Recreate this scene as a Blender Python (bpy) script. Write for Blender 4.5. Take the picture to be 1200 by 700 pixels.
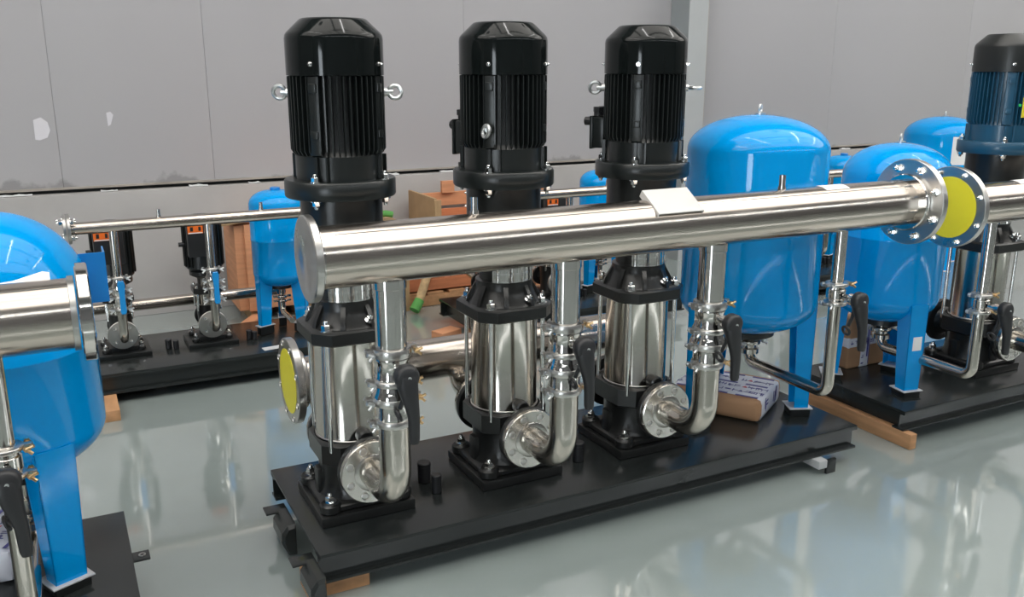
import bpy, bmesh, math, random
from math import sin, cos, pi, radians as R, sqrt
from mathutils import Matrix, Vector
random.seed(7)
for o in list(bpy.data.objects): bpy.data.objects.remove(o)
SC = bpy.context.scene
COL = SC.collection

# ------------------------------------------------------------------ camera
cd = bpy.data.cameras.new('camera'); cam = bpy.data.objects.new('camera', cd); COL.objects.link(cam)
CAM = Vector((-0.8169, -2.8085, 1.6319)); YAW = 0.471; PITCH = 0.2542
fw = Vector((sin(YAW)*cos(PITCH), cos(YAW)*cos(PITCH), -sin(PITCH)))
rt = Vector((cos(YAW), -sin(YAW), 0)); up = rt.cross(fw)
cam.matrix_world = Matrix(((rt.x, up.x, -fw.x, CAM.x), (rt.y, up.y, -fw.y, CAM.y), (rt.z, up.z, -fw.z, CAM.z), (0, 0, 0, 1)))
cd.sensor_width = 36; cd.lens = 1056.0/1200*36; cd.clip_end = 200; cd.clip_start = 0.05
SC.camera = cam
# ------------------------------------------------------------------ world, exposure
w = bpy.data.worlds.new('world'); SC.world = w; w.use_nodes = True
w.node_tree.nodes['Background'].inputs[0].default_value = (0.80, 0.90, 1.0, 1)
w.node_tree.nodes['Background'].inputs[1].default_value = 0.25
SC.view_settings.view_transform = 'Standard'; SC.view_settings.look = 'None'
SC.view_settings.gamma = 1; SC.view_settings.use_curve_mapping = False
SC.view_settings.exposure = 0.0
HX0, HX1, HY0, HY1, HZ = -14.0, 24.0, -18.0, 3.62, 7.2      # the hall
SKY_E = 2.5       # translucent roof lights
WIN_E = 12.0       # daylight windows
LAMP_E = 110.0     # high bay lamps

# ------------------------------------------------------------------ materials
MATS = {}
def mat(name, col, rough=.5, metal=0., coat=0., spec=.5, emit=0., bump=0., bscale=60., var=0., vscale=8., vstretch=(1, 1, 1), rvar=0., trans=0., col2=None):
    if name in MATS: return MATS[name]
    m = bpy.data.materials.new(name); m.use_nodes = True; nt = m.node_tree
    b = nt.nodes['Principled BSDF']; I = b.inputs
    I['Base Color'].default_value = (*col, 1); I['Roughness'].default_value = rough; I['Metallic'].default_value = metal
    I['Coat Weight'].default_value = coat; I['Coat Roughness'].default_value = .05; I['Specular IOR Level'].default_value = spec
    if trans: I['Transmission Weight'].default_value = trans
    if emit:
        I['Emission Color'].default_value = (*col, 1); I['Emission Strength'].default_value = emit
    if var or rvar or bump:
        tc = nt.nodes.new('ShaderNodeTexCoord'); mp = nt.nodes.new('ShaderNodeMapping')
        mp.inputs['Scale'].default_value = vstretch; nt.links.new(tc.outputs['Object'], mp.inputs['Vector'])
    if var or rvar:
        n = nt.nodes.new('ShaderNodeTexNoise'); n.inputs['Scale'].default_value = vscale; n.inputs['Detail'].default_value = 5
        nt.links.new(mp.outputs[0], n.inputs['Vector'])
        if var:
            r = nt.nodes.new('ShaderNodeMix'); r.data_type = 'RGBA'
            c2 = col2 if col2 else tuple(max(0, c*(1-var)) for c in col)
            r.inputs[6].default_value = (*c2, 1); r.inputs[7].default_value = (*col, 1)
            mr = nt.nodes.new('ShaderNodeMapRange'); mr.inputs[1].default_value = .35; mr.inputs[2].default_value = .65
            nt.links.new(n.outputs[0], mr.inputs[0]); nt.links.new(mr.outputs[0], r.inputs[0]); nt.links.new(r.outputs[2], I['Base Color'])
        if rvar:
            mr = nt.nodes.new('ShaderNodeMapRange'); mr.inputs[1].default_value = .3; mr.inputs[2].default_value = .7
            mr.inputs[3].default_value = max(.02, rough-rvar); mr.inputs[4].default_value = rough+rvar
            nt.links.new(n.outputs[0], mr.inputs[0]); nt.links.new(mr.outputs[0], I['Roughness'])
    if bump:
        n2 = nt.nodes.new('ShaderNodeTexNoise'); n2.inputs['Scale'].default_value = bscale; n2.inputs['Detail'].default_value = 4
        bp = nt.nodes.new('ShaderNodeBump'); bp.inputs['Strength'].default_value = bump; bp.inputs['Distance'].default_value = .004
        nt.links.new(mp.outputs[0], n2.inputs['Vector']); nt.links.new(n2.outputs[0], bp.inputs['Height']); nt.links.new(bp.outputs[0], I['Normal'])
    MATS[name] = m; return m

mat('gloss_black', (.006, .008, .008), .09, spec=.26)
mat('motor_black', (.011, .014, .014), .31)
mat('satin_black', (.010, .012, .012), .36, bump=.05, bscale=120)
mat('cast_black', (.013, .014, .014), .30, bump=.12, bscale=90)
mat('skid_black', (.016, .019, .019), .22, bump=.04, bscale=40, rvar=.05, vscale=3)
mat('plastic_black', (.016, .017, .019), .42)
mat('steel_pipe', (.56, .505, .45), .20, 1, var=.06, vscale=2.0, vstretch=(1.0, 6, 6), rvar=.03)
mat('steel_elbow', (.52, .49, .44), .20, 1, rvar=.03, vscale=5)
mat('steel_polish', (.64, .62, .59), .11, 1, rvar=.03, vscale=6)
mat('steel_sleeve', (.60, .57, .52), .15, 1, rvar=.03, vscale=20, vstretch=(1, 1, .05))
mat('steel_dull', (.54, .53, .51), .32, 1, rvar=.06, vscale=10)
mat('steel_cast', (.58, .56, .52), .22, 1, bump=.08, bscale=80)
mat('chrome', (.86, .86, .85), .10, 1)
mat('zinc', (.72, .74, .74), .35, 1, bump=.1, bscale=200)
mat('brass', (.78, .55, .30), .28, 1)
mat('tank_blue', (.0, .30, .74), .065, spec=.32, bump=.012, bscale=25)
mat('bracket_blue', (.004, .20, .56), .30, coat=.2)
mat('handle_blue', (.01, .24, .60), .35)
mat('motor_teal', (.010, .070, .130), .34, coat=.15)
mat('yellow_film', (.78, .71, .03), .45)
mat('yellow_print', (.72, .62, .03), .5)
mat('wood_raw', (.50, .27, .13), .65, var=.25, vscale=5, vstretch=(4, 1, 9), bump=.08, bscale=12)
mat('wood_orange', (.62, .29, .15), .62, var=.18, vscale=4, vstretch=(1, 1, 9), bump=.12, bscale=30)
mat('wood_red', (.56, .20, .09), .62, var=.2, vscale=5, vstretch=(1, 9, 9), bump=.12, bscale=30)
mat('wood_tan', (.44, .29, .15), .65, var=.2, vscale=5, vstretch=(9, 1, 1), bump=.12, bscale=30)
mat('carton', (.42, .24, .13), .75, var=.15, vscale=5)
mat('tape_white', (.70, .72, .80), .35)
mat('print_blue', (.06, .06, .28), .4)
mat('print_red', (.55, .06, .10), .4)
mat('label_white', (.82, .82, .82), .5)
mat('label_grey', (.52, .53, .54), .5)
mat('plate_white', (.60, .59, .57), .42)
mat('label_orange', (.85, .17, .02), .5)
mat('ink_black', (.02, .02, .02), .5)
mat('green_cloth', (.09, .30, .07), .8)
mat('rope_tan', (.55, .38, .20), .8, var=.3, vscale=30)
mat('rubber', (.02, .02, .02), .6)
mat('column_shaded', (.30, .33, .34), .5, var=.06, vscale=3)  # same column steel, shade on its side face put into the colour
mat('column_pale', (.42, .44, .45), .5, var=.06, vscale=3)  # lit front face of the column put into the colour; also the support bar
mat('ledge_pale', (.36, .33, .29), .6, var=.2, vscale=6)
mat('gap_dark', (.02, .022, .022), .7)
mat('plinth_grey', (.40, .39, .385), .65, var=.12, vscale=2.0)
mat('scrap_white', (.72, .73, .74), .6)
mat('patch_pale', (.64, .63, .67), .6)
mat('hall_wall', (.16, .16, .165), .6)
mat('hall_roof', (.20, .20, .20), .6)
mat('lamp_case', (.25, .26, .27), .4, 1)
mat('green_led', (.02, .45, .12), .4)
mat('roof_light', (1.0, .955, .90), .5, emit=SKY_E)
mat('roof_strip', (.95, .98, 1.0), .5, emit=24)
mat('daylight', (.86, .94, 1.0), .5, emit=WIN_E)
mat('tube_glow', (1., .98, .95), .5, emit=28)
mat('lamp_glow', (1., .97, .92), .5, emit=LAMP_E)

def floor_mat():
    m = bpy.data.materials.new('floor_epoxy'); m.use_nodes = True; nt = m.node_tree; b = nt.nodes['Principled BSDF']
    tc = nt.nodes.new('ShaderNodeTexCoord')
    n = nt.nodes.new('ShaderNodeTexNoise'); n.inputs['Scale'].default_value = .9; n.inputs['Detail'].default_value = 6
    nt.links.new(tc.outputs['Object'], n.inputs['Vector'])
    cr = nt.nodes.new('ShaderNodeValToRGB'); cr.color_ramp.elements[0].position = .36; cr.color_ramp.elements[1].position = .62
    cr.color_ramp.elements[0].color = (.240, .283, .277, 1); cr.color_ramp.elements[1].color = (.272, .318, .311, 1)
    nt.links.new(n.outputs[0], cr.inputs[0]); nt.links.new(cr.outputs[0], b.inputs['Base Color'])
    n2 = nt.nodes.new('ShaderNodeTexNoise'); n2.inputs['Scale'].default_value = 2.2; n2.inputs['Detail'].default_value = 5
    nt.links.new(tc.outputs['Object'], n2.inputs['Vector'])
    mr = nt.nodes.new('ShaderNodeMapRange'); mr.inputs[1].default_value = .35; mr.inputs[2].default_value = .65
    mr.inputs[3].default_value = .04; mr.inputs[4].default_value = .13
    b.inputs['IOR'].default_value = 1.62; b.inputs['Coat Weight'].default_value = 1.0; b.inputs['Coat IOR'].default_value = 1.6; b.inputs['Coat Roughness'].default_value = .05
    nt.links.new(n2.outputs[0], mr.inputs[0]); nt.links.new(mr.outputs[0], b.inputs['Roughness'])
    n3 = nt.nodes.new('ShaderNodeTexNoise'); n3.inputs['Scale'].default_value = 9; n3.inputs['Detail'].default_value = 3
    nt.links.new(tc.outputs['Object'], n3.inputs['Vector'])
    bp = nt.nodes.new('ShaderNodeBump'); bp.inputs['Strength'].default_value = .05; bp.inputs['Distance'].default_value = .003
    nt.links.new(n3.outputs[0], bp.inputs['Height']); nt.links.new(bp.outputs[0], b.inputs['Normal'])
    MATS['floor'] = m
floor_mat()

def panel_mat():
    # grey sandwich panels with grime creeping up from the bottom joint beside some seams
    m = bpy.data.materials.new('wall_panel_grey'); m.use_nodes = True; nt = m.node_tree; b = nt.nodes['Principled BSDF']
    b.inputs['Roughness'].default_value = .5
    ge = nt.nodes.new('ShaderNodeNewGeometry')
    n = nt.nodes.new('ShaderNodeTexNoise'); n.inputs['Scale'].default_value = .8; n.inputs['Detail'].default_value = 4
    nt.links.new(ge.outputs['Position'], n.inputs['Vector'])
    mx = nt.nodes.new('ShaderNodeMix'); mx.data_type = 'RGBA'
    mx.inputs[6].default_value = (.405, .398, .415, 1); mx.inputs[7].default_value = (.445, .438, .455, 1)
    nt.links.new(n.outputs[0], mx.inputs[0])
    # grime mask: noise minus height above the joint
    n2 = nt.nodes.new('ShaderNodeTexNoise'); n2.inputs['Scale'].default_value = 2.1; n2.inputs['Detail'].default_value = 7; n2.inputs['Roughness'].default_value = .6
    nt.links.new(ge.outputs['Position'], n2.inputs['Vector'])
    sx = nt.nodes.new('ShaderNodeSeparateXYZ'); nt.links.new(ge.outputs['Position'], sx.inputs[0])
    hz = nt.nodes.new('ShaderNodeMapRange'); hz.inputs[1].default_value = .86; hz.inputs[2].default_value = 1.22; hz.inputs[3].default_value = .0; hz.inputs[4].default_value = .62
    nt.links.new(sx.outputs[2], hz.inputs[0])
    sb = nt.nodes.new('ShaderNodeMath'); sb.operation = 'SUBTRACT'; nt.links.new(n2.outputs[0], sb.inputs[0]); nt.links.new(hz.outputs[0], sb.inputs[1])
    mr = nt.nodes.new('ShaderNodeMapRange'); mr.inputs[1].default_value = .50; mr.inputs[2].default_value = .56; mr.inputs[3].default_value = 0; mr.inputs[4].default_value = .6
    nt.links.new(sb.outputs[0], mr.inputs[0])
    m2 = nt.nodes.new('ShaderNodeMix'); m2.data_type = 'RGBA'; m2.inputs[7].default_value = (.20, .20, .20, 1)
    nt.links.new(mr.outputs[0], m2.inputs[0]); nt.links.new(mx.outputs[2], m2.inputs[6]); nt.links.new(m2.outputs[2], b.inputs['Base Color'])
    MATS['panel'] = m
panel_mat()

# ------------------------------------------------------------------ mesh helpers
def T(x=0, y=0, z=0): return Matrix.Translation((x, y, z))
def RZ(a): return Matrix.Rotation(a, 4, 'Z')
def RX(a): return Matrix.Rotation(a, 4, 'X')
def RY(a): return Matrix.Rotation(a, 4, 'Y')
AXX = RY(pi/2)          # local z -> +X
AXY = RX(-pi/2)         # local z -> +Y
AXNY = RX(pi/2)         # local z -> -Y
def along(p0, p1):
    p0 = Vector(p0); d = Vector(p1)-p0
    return Matrix.Translation(p0) @ d.to_track_quat('Z', 'Y').to_matrix().to_4x4(), d.length

class MB:
    def __init__(s): s.v = []; s.f = []
    def add(s, vs, fs, M=None):
        n = len(s.v)
        for v in vs:
            v = Vector(v); s.v.append(tuple(M @ v) if M is not None else tuple(v))
        for f in fs: s.f.append(tuple(i+n for i in f))
        return s
    def box(s, c, d, M=None, bev=0.0):
        x, y, z = d[0]/2, d[1]/2, d[2]/2
        if bev <= 0:
            vs = [(i, j, k) for i in (-x, x) for j in (-y, y) for k in (-z, z)]
            fs = [(0, 1, 3, 2), (4, 6, 7, 5), (0, 4, 5, 1), (2, 3, 7, 6), (0, 2, 6, 4), (1, 5, 7, 3)]
            vs = [(a+c[0], b+c[1], e+c[2]) for a, b, e in vs]
            return s.add(vs, fs, M)
        bm = bmesh.new(); bmesh.ops.create_cube(bm, size=1)
        for v in bm.verts: v.co = Vector((v.co.x*d[0], v.co.y*d[1], v.co.z*d[2]))
        bmesh.ops.bevel(bm, geom=bm.edges[:], offset=min(bev, min(d)*.45), segments=2, affect='EDGES', profile=.6)
        bm.verts.index_update()
        vs = [(v.co.x+c[0], v.co.y+c[1], v.co.z+c[2]) for v in bm.verts]; fs = [tuple(v.index for v in f.verts) for f in bm.faces]
        bm.free(); return s.add(vs, fs, M)
    def lathe(s, prof, n=32, M=None, a0=0., a1=2*pi, close=False):
        full = abs(a1-a0-2*pi) < 1e-6; k = n if full else n+1
        vs = []; fs = []
        for r, z in prof:
            for i in range(k):
                a = a0+(a1-a0)*i/n; vs.append((r*cos(a), r*sin(a), z))
        m = len(prof)
        for j in range(m if close else m-1):
            j2 = (j+1) % m
            for i in range(n):
                i2 = (i+1) % k
                fs.append((j*k+i, j*k+i2, j2*k+i2, j2*k+i))
        if not close and full:
            if prof[0][0] > 1e-6: fs.append(tuple(range(k))[::-1])
            if prof[-1][0] > 1e-6: fs.append(tuple((m-1)*k+i for i in range(k)))
        return s.add(vs, fs, M)
    def cyl(s, r, z0, z1, n=24, M=None, bev=0.):
        b = min(bev, abs(z1-z0)*.45, r*.45)
        if b > 0: return s.lathe([(r-b, z0), (r, z0+b), (r, z1-b), (r-b, z1)], n, M)
        return s.lathe([(r, z0), (r, z1)], n, M)
    def ring(s, r0, r1, z0, z1, n=40, M=None, bev=.0):
        b = bev
        return s.lathe([(r0, z0), (r1-b, z0), (r1, z0+b), (r1, z1-b), (r1-b, z1), (r0, z1)] if b else [(r0, z0), (r1, z0), (r1, z1), (r0, z1)], n, M, close=True)
    def rod(s, p0, p1, r, n=10, r1=None):
        M, L = along(p0, p1); return s.lathe([(r, 0), (r if r1 is None else r1, L)], n, M)
    def tube(s, pts, r, n=16, caps=True, rs=None):
        pts = [Vector(p) for p in pts]; vs = []; fs = []
        t0 = (pts[1]-pts[0]).normalized(); a = Vector((0, 0, 1)) if abs(t0.z) < .9 else Vector((1, 0, 0))
        u = t0.cross(a).normalized(); prev = t0
        for k, p in enumerate(pts):
            if k == 0: t = t0
            elif k == len(pts)-1: t = (pts[k]-pts[k-1]).normalized()
            else: t = ((pts[k]-pts[k-1]).normalized()+(pts[k+1]-pts[k]).normalized()).normalized()
            q = prev.rotation_difference(t); u = (q @ u).normalized(); u = (u-t*u.dot(t)).normalized(); v = t.cross(u); prev = t
            rr = rs[k] if rs else r
            for i in range(n):
                an = 2*pi*i/n; vs.append(p+u*rr*cos(an)+v*rr*sin(an))
        for k in range(len(pts)-1):
            for i in range(n):
                j = (i+1) % n; fs.append((k*n+i, k*n+j, (k+1)*n+j, (k+1)*n+i))
        if caps:
            fs.append(tuple(range(n))[::-1]); fs.append(tuple((len(pts)-1)*n+i for i in range(n)))
        return s.add(vs, fs)
    def prism(s, poly, z0, z1, M=None, bev=0.):
        n = len(poly)
        if bev:
            cx = sum(p[0] for p in poly)/n; cy = sum(p[1] for p in poly)/n
            def inn(p):
                d = Vector((cx-p[0], cy-p[1])); L = d.length; d = d/L*min(bev*1.3, L*.4); return (p[0]+d.x, p[1]+d.y)
            ip = [inn(p) for p in poly]
            lay = [(ip, z0), (poly, z0+bev), (poly, z1-bev), (ip, z1)]
        else: lay = [(poly, z0), (poly, z1)]
        vs = [(x, y, z) for P, z in lay for x, y in P]; fs = []
        for k in range(len(lay)-1):
            for i in range(n):
                j = (i+1) % n; fs.append((k*n+i, k*n+j, (k+1)*n+j, (k+1)*n+i))
        fs.append(tuple(range(n))[::-1]); fs.append(tuple((len(lay)-1)*n+i for i in range(n)))
        return s.add(vs, fs, M)
    def torus(s, R_, r, M=None, n=24, k=10):
        return s.lathe([(R_+r*cos(2*pi*i/k), r*sin(2*pi*i/k)) for i in range(k)], n, M, close=True)
    def mesh(s, name, m, smooth=40):
        me = bpy.data.meshes.new(name); me.from_pydata(s.v, [], s.f)
        bm = bmesh.new(); bm.from_mesh(me); bmesh.ops.recalc_face_normals(bm, faces=bm.faces[:]); bm.to_mesh(me); bm.free()
        me.materials.append(MATS[m])
        if smooth:
            me.shade_smooth(); me.set_sharp_from_angle(angle=R(smooth))
        return me
    def build(s, name, m, parent=None, smooth=40):
        return link(name, s.mesh(name, m, smooth), parent)

def link(name, me, parent=None, M=None):
    o = bpy.data.objects.new(name, me); COL.objects.link(o)
    if parent is not None: o.parent = parent
    if M is not None: o.matrix_local = M
    return o
def tag(o, label=None, cat=None, group=None, kind=None):
    if label: o['label'] = label
    if cat: o['category'] = cat
    if group: o['group'] = group
    if kind: o['kind'] = kind
    return o
def thing(name, label, cat, loc=(0, 0, 0), rz=0., group=None, kind=None):
    o = bpy.data.objects.new(name, None); COL.objects.link(o); o.empty_display_size = .05
    o.location = loc; o.rotation_euler = (0, 0, rz)
    return tag(o, label, cat, group, kind)
def copy_tree(o, parent=None):
    c = o.copy(); COL.objects.link(c); c.parent = parent
    for ch in o.children: copy_tree(ch, c)
    return c
def clone(o, loc, label, rz=None):
    c = copy_tree(o); c.location = loc; c['label'] = label
    if rz is not None: c.rotation_euler = (0, 0, rz)
    return c
def plab(o, label): o['label'] = label; return o
def fillet(pts, rad, seg=10):
    pts = [Vector(p) for p in pts]; out = [pts[0]]
    for k in range(1, len(pts)-1):
        a = (pts[k-1]-pts[k]).normalized(); b = (pts[k+1]-pts[k]).normalized()
        ang = a.angle(b); L = rad/math.tan(ang/2); c = pts[k]+(a+b).normalized()*(rad/sin(ang/2))
        p0 = pts[k]+a*L; p1 = pts[k]+b*L; v0 = p0-c; v1 = p1-c; tot = v0.angle(v1); ax = v0.cross(v1).normalized()
        for i in range(seg+1): out.append(c+Matrix.Rotation(tot*i/seg, 3, ax) @ v0)
    out.append(pts[-1]); return out

# shared little meshes
def hexbolt(r, h, m='chrome', shank=0):
    b = MB(); b.lathe([(r*1.5, 0), (r*1.5, h*.16)], 14); b.lathe([(r*1.12, h*.16), (r*1.12, h*.75), (r*.9, h*.85)], 6)
    b.lathe([(r*.6, h*.8), (r*.6, h*1.15), (r*.45, h*1.3)], 10)
    return b.mesh('bolt', m)
BOLT_M = hexbolt(.011, .020); BOLT_S = hexbolt(.0075, .014); BOLT_XS = hexbolt(.005, .010); BOLT_L = hexbolt(.014, .026)
BOLT_BLK = hexbolt(.011, .018, 'cast_black')
DIMPLE = MB().lathe([(.0125, 0), (.0125, .003), (.0105, .0045), (.0095, .0015), (0, .0015)], 14).mesh('bolt', 'steel_dull')

# ================================================================== SETTING
tag(MB().add([(HX0, HY0, 0), (HX1, HY0, 0), (HX1, HY1+.1, 0), (HX0, HY1+.1, 0)], [(0, 1, 2, 3)]).build('floor', 'floor', smooth=0), 'glossy pale grey green epoxy floor', kind='structure')
YW = 3.55
wall = MB().box(((HX0+HX1)/2, YW+.12, HZ/2), (HX1-HX0, .06, HZ)).build('wall_back', 'plinth_grey', smooth=0)
tag(wall, 'grey panelled factory wall behind the machines', kind='structure')
pitch = .927; x0 = -.76-pitch*3
edges = [HX0, x0, x0+pitch, x0+2*pitch, -.76, .167, 2.03, 3.93, 5.79, 7.65, 9.5, 11.4, 13.3, HX1]
for xa, xb in zip(edges[:-1], edges[1:]):
    MB().box(((xa+xb)/2, YW+.055, (HZ+.872)/2), (xb-xa-.0016, .06, HZ-.872), None, .0014).build('wall_panel', 'panel', wall, 30)
MB().box(((HX0+HX1)/2, YW+.02, .42), (HX1-HX0, .14, .84), bev=.006).build('wall_plinth', 'plinth_grey', wall, 30)
MB().box(((HX0+HX1)/2, YW+.07, .855), (HX1-HX0, .04, .035)).build('gap_liner', 'gap_dark', wall, 0)
MB().box(((HX0+HX1)/2, YW+.025, .870), (HX1-HX0, .05, .012)).build('ledge_strip', 'ledge_pale', wall, 0)
for x, wd, hh in ((-1.05, .22, .016), (-.5, .10, .012), (.05, .12, .014), (.42, .08, .012), (1.02, .16, .02), (1.42, .10, .02), (1.9, .2, .014), (2.6, .25, .02), (5.3, .2, .02), (6.0, .12, .016), (6.5, .3, .02)):
    b = MB(); n = 7
    poly = [(-wd/2+wd*k/(n-1), .001) for k in range(n)]+[(wd/2-wd*k/(n-1), hh*random.uniform(.35, 1)) for k in range(n)]
    b.prism(poly, -.012, .012, T(x, YW-.02, .842) @ RX(pi/2)); b.build('debris_scrap', 'scrap_white', wall, 0)
for pts in ([(-.883, 1.30), (-.84, 1.315), (-.805, 1.285), (-.795, 1.235), (-.815, 1.19), (-.86, 1.175), (-.885, 1.18)],
            [(-.465, 1.335), (-.44, 1.34), (-.425, 1.32), (-.445, 1.26), (-.462, 1.25)]):
    MB().prism(pts, 0, .0015, T(0, YW+.0245, 0) @ RX(pi/2)).build('paint_patch', 'patch_pale', wall, 0)

# H-section column in front of the wall
c = thing('steel_column', 'grey steel H-section column standing against the back wall', 'column', (3.9, 3.3, 0))
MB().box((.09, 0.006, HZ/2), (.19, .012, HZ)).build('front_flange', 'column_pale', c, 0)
MB().box((.0, .125, HZ/2), (.012, .235, HZ)).build('side_plate', 'column_shaded', c, 0)
MB().box((.186, .02, HZ/2), (.012, .035, HZ)).build('edge_strip', 'ledge_pale', c, 0)

# the rest of the hall, out of frame
tag(MB().box((HX0-.1, (HY0+HY1)/2, HZ/2), (.2, HY1-HY0, HZ)).build('wall_left', 'hall_wall', smooth=0), 'plain grey hall side wall', kind='structure')
tag(MB().box((HX1+.1, (HY0+HY1)/2, HZ/2), (.2, HY1-HY0, HZ)).build('wall_right', 'hall_wall', smooth=0), 'plain grey hall side wall', kind='structure')
tag(MB().box(((HX0+HX1)/2, HY0-.1, HZ/2), (HX1-HX0, .2, HZ)).build('wall_front', 'hall_wall', smooth=0), 'plain grey hall front wall', kind='structure')
tag(MB().box(((HX0+HX1)/2, (HY0+HY1)/2, HZ+.1), (HX1-HX0, HY1-HY0+.4, .2)).build('ceiling', 'hall_roof', smooth=0), 'grey hall roof with translucent roof lights', kind='structure')
def window(n, c, d, lab, m='daylight'):
    tag(MB().box(c, d).build('window_%d' % n, m, smooth=0), lab, kind='structure')
k = 1
for y in (-4.7, -2.1, .5):
    for x in (-9, -3, 3, 9, 15, 21):
        window(k, (x, y, HZ-.02), (5.8, 2.4, .03), 'translucent roof light panel', 'roof_light'); k += 1
for x in (-9, -3, 3, 9, 15, 21):
    window(k, (x, -12.6, HZ-.02), (5.6, .42, .03), 'narrow translucent roof light strip', 'roof_strip'); k += 1
window(k, (HX0+.02, -12.4, 2.1), (.03, 3.4, 4.2), 'tall bright doorway in the far left wall'); k += 1
lm = MB().lathe([(.18, 0), (.17, .02)], 20).mesh('lens', 'lamp_glow'); ls = MB().lathe([(.22, -.01), (.24, .02), (.12, .22), (.06, .34), (.06, .5), (0, .5)], 20).mesh('shade', 'lamp_case')
for x in (-6.5, -1.2, 4.1, 9.4, 14.7):
    for y in (-11.0, -6.6, -2.1, 1.0):
        l = thing('high_bay_lamp', 'round high bay lamp hanging under the hall roof', 'lamp', (x, y, HZ-.62), group='high bay lamps under the roof')
        link('lens', lm, l); link('shade', ls, l); MB().rod((0, 0, .45), (0, 0, .63), .012, 8).build('rod', 'lamp_case', l)

tb_ = MB().box((0, 0, 0), (.10, 3.6, .06), None, .02).mesh('tube', 'tube_glow'); tc_ = MB().box((0, 0, .06), (.16, 3.7, .05)).mesh('housing', 'lamp_case')
for x, y in ((-3.2, -1.2), (.9, -1.2), (5.0, -1.2), (9.1, -1.2)):
    l = thing('tube_lamp', 'long fluorescent tube lamp hanging under the hall roof', 'lamp', (x, y, HZ-1.3), group='tube lamps under the roof')
    link('tube', tb_, l); link('housing', tc_, l)
    for sx in (-1.5, 1.5): MB().rod((0, sx, .08), (0, sx, 1.29), .006, 6).build('hanger', 'lamp_case', l)

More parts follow.
